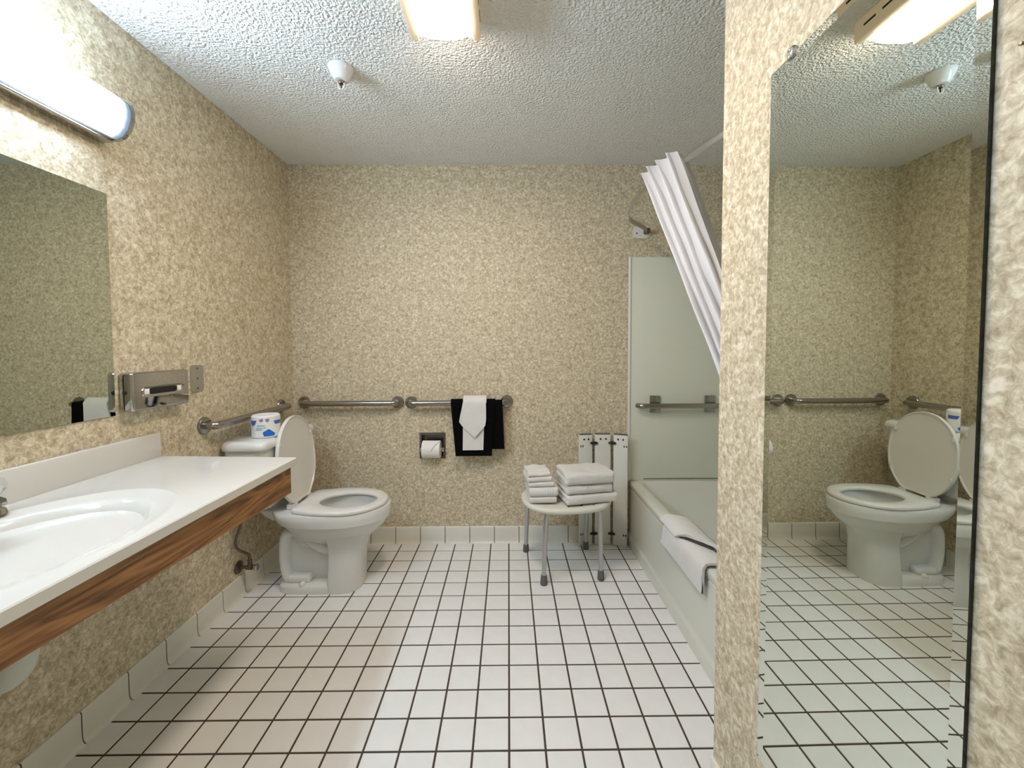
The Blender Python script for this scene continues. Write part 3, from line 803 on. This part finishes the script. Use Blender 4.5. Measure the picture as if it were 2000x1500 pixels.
bm = B(); tube(bm, [(HX0 + 0.004, YB - 0.026, 0.62), (HX1 - 0.004, YB - 0.026, 0.62)], 0.008, 12); obj('roller', bm, 'plastic', tp)
tr_ = thing('toilet_paper_roll', 'white toilet roll with folded paper point in the recessed holder', 'toilet paper', (-0.494, YB - 0.026, 0.562))
cyl = (-0.494, YB - 0.026, 0.62)
bm = B()
lathe(bm, [(0.020, -0.057), (0.053, -0.057), (0.055, -0.055), (0.055, 0.055), (0.053, 0.057), (0.020, 0.057)], cyl, 'x', 36)
obj('paper', bm, 'paperroll', tr_)
bm = B(); rows = []
for k in range(9):
    a = radians(95 + k * 10.5)        # from the top forward and down
    hw = 0.054 * (1 - max(0, (k - 1)) / 7.0) + 0.0012
    rows.append([(cyl[0] + hw * u, cyl[1] + (0.0580 + 0.0005 * k) * cos(a), cyl[2] + (0.0580 + 0.0005 * k) * sin(a)) for u in (-1, -0.5, 0, 0.5, 1)])
grid_sheet(bm, rows, 0.0022); obj('folded_point', bm, 'paperroll', tr_, 30)

# ------------------------------------------------------------------ towels on the bar
BY, BZ = YB - 0.058, 0.9215
def drape_rows(rows, R, nx=14, wob=0.0, seed=0):
    """rows: (kind, value, xl, xr); kind f = front drop, a = arc deg (0 front .. 180 back), b = back drop"""
    P = []
    for kind, v, xl, xr in rows:
        row = []
        for j in range(nx + 1):
            x = xl + (xr - xl) * j / nx
            ww = wob * noise.noise(Vector((x * 14 + seed, v * (8 if kind != 'a' else 0.02), seed * 3.1)))
            if kind == 'f': p = (x, BY - R + ww - 0.10 * wob, BZ - v)
            elif kind == 'a':
                a = radians(180 - v); p = (x, BY + R * cos(a), BZ + R * sin(a))
            else: p = (x, BY + R + min(0, ww), BZ - v)
            row.append(p)
        P.append(row)
    return P
bt = thing('black_towel', 'black towel folded over the grab bar on the back wall', 'towel', (-0.2, BY, 0.585))
def fr(zb, xlb, xrb, xlt, xrt, n=12):
    out = []
    for k in range(n + 1):
        t_ = k / n
        out.append(('f', (BZ - zb) * (1 - t_), xlb + (xlt - xlb) * t_ , xrb + (xrt - xrb) * t_))
    return out
arc = lambda xl, xr: [('a', d_, xl, xr) for d_ in range(15, 181, 15)]
bk = lambda zb, xl, xr, n=5: [('b', (BZ - zb) * k / n, xl, xr) for k in range(1, n + 1)]
bm = B(); grid_sheet(bm, drape_rows(fr(0.590, -0.334, -0.108, -0.362, -0.085) + arc(-0.362, -0.085) + bk(0.68, -0.35, -0.10), 0.0262, 14, 0.006, 2), 0.005); obj('front_fold', bm, 'blackterry', bt, 60)
bm = B(); grid_sheet(bm, drape_rows(fr(0.632, -0.20, -0.028, -0.20, -0.040) + arc(-0.20, -0.040) + bk(0.70, -0.2, -0.04), 0.0200, 12, 0.003, 7), 0.0045); obj('back_fold', bm, 'blackterry', bt, 60)
wt = thing('white_washcloth', 'white washcloth with pointed fold hung over the black towel', 'washcloth', (-0.22, BY - 0.04, 0.63))
bm = B(); grid_sheet(bm, drape_rows(fr(0.630, -0.288, -0.160, -0.284, -0.150) + arc(-0.280, -0.142) + bk(0.75, -0.28, -0.15), 0.0352, 10, 0.004, 4), 0.005); obj('long_fold', bm, 'terry', wt, 60)
prow = []
for z_, xl, xr in ((0.715, -0.217, -0.207), (0.735, -0.238, -0.190), (0.76, -0.266, -0.168), (0.785, -0.291, -0.147), (0.81, -0.308, -0.143), (0.83, -0.305, -0.141), (0.86, -0.299, -0.141), (0.89, -0.292, -0.141), (BZ, -0.286, -0.142)):
    prow.append(('f', BZ - z_, xl, xr))
bm = B(); grid_sheet(bm, drape_rows(prow + arc(-0.283, -0.139) + bk(0.80, -0.28, -0.15), 0.0470, 10, 0.004, 9), 0.009); obj('pointed_fold', bm, 'terry', wt, 60)

# ------------------------------------------------------------------ shower stool
SC = Vector((0.322, 2.300, 0)); SROT = radians(6)
st = thing('shower_stool', 'white plastic shower stool with splayed aluminium legs', 'stool', (SC.x, SC.y, 0))
def sp_(u, v, z):
    return (SC.x + u * cos(SROT) - v * sin(SROT), SC.y + u * sin(SROT) + v * cos(SROT), z)
def seat_ring(o, z, n=56):
    out = []
    for k in range(n):
        t_ = 2 * pi * k / n; c_, s_ = cos(t_), sin(t_)
        p = 3.0
        u = (0.252 + o) * math.copysign(abs(c_) ** (2 / p), c_); v = (0.188 + o) * math.copysign(abs(s_) ** (2 / 2.4), s_)
        out.append(sp_(u, v, z - 0.012 * (u / 0.25) ** 2 * 0 + 0.010 * (abs(u) / 0.25) ** 2.2))
    return out
bm = B()
ring_loft(bm, [seat_ring(-0.03, 0.388), seat_ring(-0.008, 0.389), seat_ring(0, 0.398), seat_ring(0.0, 0.408), seat_ring(-0.006, 0.416), seat_ring(-0.018, 0.418), seat_ring(-0.06, 0.416)])
seat_o = obj('seat', bm, 'plastic', st, 50)
for u_, v_ in ((-0.02, -0.145), (0.055, -0.135), (0.12, -0.14)):
    bm = B(); c_ = sp_(u_, v_, 0.4182); lathe(bm, [(0, 0), (0.007, 0), (0.006, 0.0012), (0, 0.0014)], c_, 'z', 12); obj('drain_hole', bm, 'stripe', seat_o)
feet = [(0.183, 2.142), (0.500, 2.186), (0.103, 2.500), (0.482, 2.528)]
tops = [(-0.10, -0.115), (0.125, -0.115), (-0.165, 0.105), (0.125, 0.105)]
shol = [(-0.135, -0.125), (0.165, -0.125), (-0.20, 0.12), (0.165, 0.12)]
for (fx_, fy_), tpu, sh in zip(feet, tops, shol):
    a = Vector(sp_(*tpu, 0.386)); b = Vector(sp_(*sh, 0.380)); f_ = Vector((fx_, fy_, 0.004))
    b = Vector((b.x, b.y, 0.384))
    bm = B(); tube(bm, rounded([a, b, f_ + Vector((0, 0, 0.012))], 0.07, 8), 0.0125, 14); lg = obj('leg', bm, 'alu', st)
    d_ = (b - f_).normalized()
    bm = B(); tube(bm, [f_ + Vector((0, 0, -0.0035)), f_ + d_ * 0.004, f_ + d_ * 0.045, f_ + d_ * 0.049], [0.0175, 0.019, 0.0165, 0.014], 16); obj('rubber_foot', bm, 'rubber', lg)

# ------------------------------------------------------------------ folded towels on the stool
def folded(w_, d_, h_, layers, seed, groove=0.006, nx=26, ny=20, nz=14, lump=0.006, flare=0.0):
    """soft folded slab, centred in x, front at y=0, base z=0; layered edges on left and back"""
    bm = B()
    def face(fn, na, nb):
        g = [[bm.verts.new(fn(i / na, j / nb)) for j in range(nb + 1)] for i in range(na + 1)]
        for i in range(na):
            for j in range(nb): bm.faces.new((g[i][j], g[i + 1][j], g[i + 1][j + 1], g[i][j + 1]))
    X = lambda u: (u - 0.5) * w_
    Y = lambda u: u * d_
    Z = lambda u: u * h_
    face(lambda u, v: (X(u), Y(v), 0), nx, ny); face(lambda u, v: (X(u), Y(v), h_), nx, ny)
    face(lambda u, v: (X(u), 0, Z(v)), nx, nz); face(lambda u, v: (X(u), d_, Z(v)), nx, nz)
    face(lambda u, v: (X(0), Y(u), Z(v)), ny, nz); face(lambda u, v: (X(1), Y(u), Z(v)), ny, nz)
    bmesh.ops.remove_doubles(bm, verts=bm.verts, dist=1e-5)
    r = min(h_ * 0.46, 0.022)
    for v in bm.verts:
        p = v.co.copy()
        q = Vector((max(-w_ / 2 + r * 0.6, min(w_ / 2 - r * 0.6, p.x)), max(r, min(d_ - r, p.y)), max(r, min(h_ - r, p.z))))
        dv = p - q
        if dv.length > 1e-6:
            n_ = dv.normalized(); p = q + n_ * min(dv.length, r)
        else: n_ = Vector((0, 0, 1))
        side = abs(n_.x) ** 2 + (n_.y > 0.3) * n_.y
        gz = abs(sin(pi * layers * max(0, min(1, v.co.z / h_))))
        p -= Vector((n_.x, n_.y, 0)) * groove * side * (1 - gz) ** 1.5
        nn = noise.noise(Vector((p.x * 22 + seed * 7.3, p.y * 22, p.z * 30 + seed)))
        n2 = noise.noise(Vector((p.x * 7 + seed * 3.3, p.y * 7, seed)))
        if v.co.z > h_ * 0.3: p.z += nn * lump * 0.5 * min(1, v.co.z / h_) + n2 * lump * 0.6
        p.x += nn * lump * 0.35; p.y += noise.noise(Vector((p.x * 20, seed, p.z * 25))) * lump * 0.4
        p.x *= 1 + flare * (p.z / h_)
        if v.co.z < 1e-6: p.z = max(0, min(p.z, 0.002))
        v.co = p
    return bm
def place(bm, x, y, z, rot):
    bmesh.ops.rotate(bm, verts=bm.verts, cent=(0, 0, 0), matrix=Matrix.Rotation(rot, 3, 'Z'))
    bmesh.ops.translate(bm, verts=bm.verts, vec=(x, y, z))
    return bm
def towel(name, label, cat, group, dims, layers, seed, x, y, z, rot, bands=None, **kw):
    t_ = thing(name, label, cat, (x, y, z), group)
    bm = place(folded(*dims, layers, seed, **kw), x, y, z, rot)
    body = obj('cloth', bm, 'terry', t_, 60)
    if bands:
        for u in bands:
            bm = B(); h_ = dims[2]; r = min(h_ * 0.46, 0.022)
            rows = []
            for k in range(9):
                a = -pi * 0.42 + pi * 0.84 * k / 8
                yy = r - (r + 0.0012) * cos(a); zz = h_ / 2 + (h_ / 2 - r) * (1 if a > 0 else -1) * min(1, abs(sin(a)) * 1.6) + r * sin(a)
                rows.append([(u - 0.0035, yy, zz), (u + 0.0035, yy, zz)])
            grid_sheet(bm, rows, 0.0012)
            place(bm, x, y, z, rot); obj('woven_band', bm, 'linen', body, 60)
    return t_
S0 = 0.4285
R13 = radians(12)
towel('bath_towel', 'thick white bath towel at the bottom of the right pile on the stool', 'towel', 'bath towels on the stool', (0.295, 0.215, 0.050), 2, 1, 0.452, 2.163, S0, R13, lump=0.008)
towel('bath_towel', 'white bath towel in the middle of the right pile on the stool', 'towel', 'bath towels on the stool', (0.262, 0.205, 0.049), 2, 2, 0.438, 2.164, S0 + 0.055, R13 * 0.9, bands=(-0.02, -0.004, 0.012), lump=0.008)
towel('bath_towel', 'plump white bath towel on top of the right pile on the stool', 'towel', 'bath towels on the stool', (0.272, 0.215, 0.058), 2, 3, 0.437, 2.155, S0 + 0.108, R13 * 0.75, lump=0.011)
towel('hand_towel', 'white hand towel at the bottom of the left pile on the stool', 'towel', 'hand towels on the stool', (0.150, 0.215, 0.036), 2, 4, 0.185, 2.172, S0, radians(4), lump=0.004)
towel('hand_towel', 'white hand towel with woven bands second from bottom in the left pile', 'towel', 'hand towels on the stool', (0.160, 0.205, 0.046), 2, 5, 0.189, 2.169, S0 + 0.0375, radians(5), bands=(0.022, 0.034, 0.046), lump=0.005)
for k, (dz, hh, ww, dd, xo, lab) in enumerate(((0.0850, 0.026, 0.140, 0.165, 0.176, 'white washcloth lying directly on the banded hand towel'), (0.1115, 0.027, 0.134, 0.165, 0.170, 'white washcloth second from the top of the left pile'), (0.1390, 0.024, 0.124, 0.160, 0.165, 'rumpled white washcloth on top of the left pile on the stool'))):
    towel('washcloth', lab, 'washcloth', 'washcloths on the stool', (ww, dd, hh), 2, 6 + k, xo, 2.182 + 0.004 * k, S0 + dz, radians((4, 9, 6)[k]), lump=0.006 if k < 2 else 0.013)

# ------------------------------------------------------------------ folded slatted seat leaning on the wall
sb = thing('folding_slat_seat', 'three white slats hinged with black links leaning by the tub', 'shower seat', (0.60, 2.57, 0))
SLZ = 0.712
def slat(x0, y0, x1, y1, zt, leanb, name='slat'):
    """slat face from (x0,y0) to (x1,y1) in plan; base pulled leanb forward"""
    d_ = Vector((x1 - x0, y1 - y0, 0)); L = d_.length; d_.normalize(); nrm = Vector((d_.y, -d_.x, 0))   # towards camera
    bm = B(); th = 0.026
    box(bm, 0, L, 0, th, 0.0, zt, 0.005, 2)
    def tf(v): return Vector((x0, y0, 0)) + d_ * v.x + nrm * (-v.y) + nrm * leanb * (1 - v.z / zt) + Vector((0, 0, v.z + 0.001))
    for v in bm.verts: v.co = tf(v.co)
    s_ = obj(name, bm, 'slat', sb, 40)
    for f_ in (0.34, 0.68):
        c = tf(Vector((L * f_, -0.0002, zt - 0.028)))
        bm = B(); lathe(bm, [(0, 0), (0.0062, 0), (0.0058, 0.0014), (0, 0.0016)], c, 'y', 12, -1); obj('hole_plug', bm, 'black', s_)
    bm = B(); box(bm, 0.003, L - 0.003, 0.002, th - 0.002, zt - 0.001, zt + 0.006, 0.002)
    for v in bm.verts: v.co = tf(v.co)
    obj('end_cap', bm, 'rubber', s_)
    return tf, L
tf1, L1 = slat(0.448, 2.562, 0.533, 2.580, SLZ, 0.004)
tf2, L2 = slat(0.549, 2.580, 0.650, 2.580, SLZ, 0.004)
tf3, L3 = slat(0.664, 2.574, 0.746, 2.538, SLZ, 0.004)
for (ta, La, tb) in ((tf1, L1, tf2), (tf2, L2, tf3)):
    for z_ in (SLZ - 0.052, 0.075):
        a = ta(Vector((La - 0.016, -0.004, z_))); b = tb(Vector((0.016, -0.004, z_)))
        bm = B(); tube(bm, [a, a.lerp(b, 0.3), a.lerp(b, 0.5), a.lerp(b, 0.7), b], [0.006, 0.0085, 0.0105, 0.0085, 0.006], 10); obj('hinge_link', bm, 'black', sb)
for tf_, xs in ((tf1, (0.008, 0.022)), (tf3, (L3 - 0.022, L3 - 0.008))):
    for z_ in (SLZ - 0.07, 0.075):
        for x_ in xs:
            c = tf_(Vector((x_, -0.0003, z_))); bm = B(); box(bm, c.x - 0.004, c.x + 0.004, c.y - 0.0012, c.y + 0.001, c.z - 0.006, c.z + 0.006); obj('hinge_socket', bm, 'black' if tf_ is tf3 and z_ < 0.2 else 'rubber', sb)

# ------------------------------------------------------------------ bath mat over the tub rim
mt = thing('bath_mat', 'white folded bath mat draped over the tub rim', 'bath mat', (XT, 1.75, ZR))
def mat_rows(prof, y0f, y1f, n=18, seed=0, wob=0.004):
    P = []
    for k, (x, z) in enumerate(prof):
        s_ = k / (len(prof) - 1)
        ya, yb2 = y0f(s_), y1f(s_)
        row = []
        for j in range(n + 1):
            y = ya + (yb2 - ya) * j / n
            wv = wob * noise.noise(Vector((y * 12 + seed, x * 20, z * 20)))
            row.append((x + wv * (1 if z < ZR else 0.3), y, z + (abs(wv) if z >= ZR else 0)))
        P.append(row)
    return P
e1 = 0.010
prof = [(XT - 0.006, 0.300), (XT - 0.007, 0.33), (XT - 0.008, 0.37), (XT - 0.006, ZR - 0.004), (XT + 0.002, ZR + 0.010), (XT + 0.02, ZR + 0.014), (XT + 0.045, ZR + 0.014), (XT + 0.072, ZR + 0.013), (XT + 0.084, ZR + 0.004), (XT + 0.091, ZR - 0.03)]
bm = B(); grid_sheet(bm, mat_rows(prof, lambda s: 1.565 - 0.02 * s, lambda s: 1.995 - 0.10 * s, seed=3), 0.010); obj('lower_layer', bm, 'terry', mt, 60)
prof = [(XT - 0.012, ZR + 0.012), (XT - 0.010, ZR + 0.026), (XT + 0.002, ZR + 0.037), (XT + 0.020, ZR + 0.040), (XT + 0.045, ZR + 0.039), (XT + 0.075, ZR + 0.036), (XT + 0.097, ZR + 0.020), (XT + 0.106, ZR - 0.03)]
bm = B(); grid_sheet(bm, mat_rows(prof, lambda s: 1.80 - 0.20 * s, lambda s: 1.985 - 0.09 * s, seed=8, wob=0.006), 0.014); obj('upper_layer', bm, 'terry', mt, 60)
bm = B(); tube(bm, [(XT - 0.006, 1.796, ZR + 0.012), (XT - 0.004, 1.768, ZR + 0.022), (XT + 0.006, 1.740, ZR + 0.030), (XT + 0.022, 1.712, ZR + 0.033), (XT + 0.045, 1.684, ZR + 0.032), (XT + 0.074, 1.655, ZR + 0.029), (XT + 0.094, 1.627, ZR + 0.014), (XT + 0.101, 1.60, ZR - 0.03)], 0.0035, 8); obj('dark_hem', bm, 'stripe', mt)
bm = B(); tube(bm, [(XT - 0.0125, 1.566, 0.302), (XT - 0.0135, 1.5645, 0.37), (XT - 0.009, 1.563, ZR + 0.004), (XT + 0.003, 1.562, ZR + 0.017), (XT + 0.045, 1.556, ZR + 0.020), (XT + 0.078, 1.550, ZR + 0.018)], 0.0035, 8); obj('dark_hem', bm, 'stripe', mt)

# ------------------------------------------------------------------ curtain rod and curtain
ro = thing('curtain_rod', 'curved flat metal shower curtain rod above the tub', 'curtain rod', (0.84, YB, 2.0))
RZc = 2.0
rod_plan = [(0.872, YB - 0.020), (0.852, YB - 0.075), (0.790, 2.478), (0.705, 2.375), (0.652, 2.22), (0.636, 2.07), (0.640, 1.92), (0.660, 1.76), (0.690, 1.62), (0.722, 1.49), (0.760, 1.36), (0.810, 1.22), (0.84, YS + 0.018)]
bm = B(); tube(bm, spline([(x, y, RZc) for x, y in rod_plan], 8), 0.01, 12, True, flat=(0.0045, 0.0155), up=(0, 0, 1)); obj('rod', bm, 'rodmetal', ro, 60)
bm = B(); ring_loft(bm, [[(p[0], y, p[1]) for p in rrect(0.792, 0.902, 1.958, 2.040, 0.030, 0)] for y in (YB - 0.001, YB - 0.008)]); br = obj('wall_bracket', bm, 'white', ro, 30)
bm = B(); box(bm, 0.856, 0.892, YB - 0.040, YB - 0.008, 1.982, 2.018, 0.006); obj('clamp', bm, 'bronze', br)
bm = B(); lathe(bm, [(0, 0), (0.005, 0), (0.004, 0.002), (0, 0.0025)], (0.816, YB - 0.008, 1.990), 'y', 12, -1); obj('screw', bm, 'bronze', br)
bm = B(); box(bm, 0.80, 0.90, YS + 0.001, YS + 0.02, 1.968, 2.030, 0.006); obj('wall_bracket', bm, 'white', ro)

cu = thing('shower_curtain', 'white gathered shower curtain pulled aside from the curved rod', 'curtain', (0.66, 1.7, 2.02))
def curtain_point(u, v):
    """u across the gather 0 far .. 1 near; v 0 top .. 1 tie-back"""
    y_t = 1.865 - 0.225 * u
    x_t = 0.606 + 0.055 * u ** 2
    amp = 0.026 * (1 - 0.35 * v)
    ph = 2 * pi * 4.0 * u + 0.5
    ox = amp * sin(ph); oy = 0.012 * cos(ph * 1.0)
    y_b = 1.285 - 0.11 * u; x_b = 0.668 + 0.06 * u
    ev = v ** 0.93
    y = y_t + (y_b - y_t) * ev + oy
    x = x_t + (x_b - x_t) * (v ** 1.2) + ox
    z = 2.035 + (1.17 - 2.035) * v + 0.012 * u * (1 - v)
    wv = 0.006 * noise.noise(Vector((u * 6, v * 5, 1.7)))
    return Vector((x + wv, y + wv, z))
bm = B()
P = [[curtain_point(u / 72, v / 30) for u in range(73)] for v in range(31)]
# below the tie-back it hangs down inside the end of the tub
for k in range(1, 9):
    s_ = k / 8
    P.append([Vector((P[30][u].x + 0.035 * s_, P[30][u].y + (1.215 - P[30][u].y) * 0.5 * s_, P[30][u].z - 0.70 * s_)) for u in range(73)])
grid_sheet(bm, P, 0.0012); obj('front_gather', bm, 'linen', cu, 80)
def back_point(u, v):
    y_t = 1.64 + 0.06 * u; x_t = 0.672 + 0.055 * u
    x = x_t + 0.012 * sin(9 * u) * (1 - 0.3 * v); y_b = 1.20 + 0.05 * u; x_b = 0.74 + 0.04 * u
    return Vector((x + (x_b - x_t) * v, y_t + (y_b - y_t) * v ** 0.95, 2.035 + (1.17 - 2.035) * v))
bm = B(); grid_sheet(bm, [[back_point(u / 16, v / 20) for u in range(17)] for v in range(21)], 0.0012); obj('back_gather', bm, 'linen', cu, 80)
for k in range(5):
    y_ = 1.84 - 0.045 * k
    xr_ = 0.655 + 0.010 * k * 0.5
    bm = B(); R__ = 0.024
    tube(bm, [(xr_ + 0.4 * R__ * cos(a), y_, RZc + 0.0015 + R__ * sin(a)) for a in [2 * pi * q / 16 for q in range(17)]], 0.0018, 6, False); obj('curtain_ring', bm, 'chrome', cu)
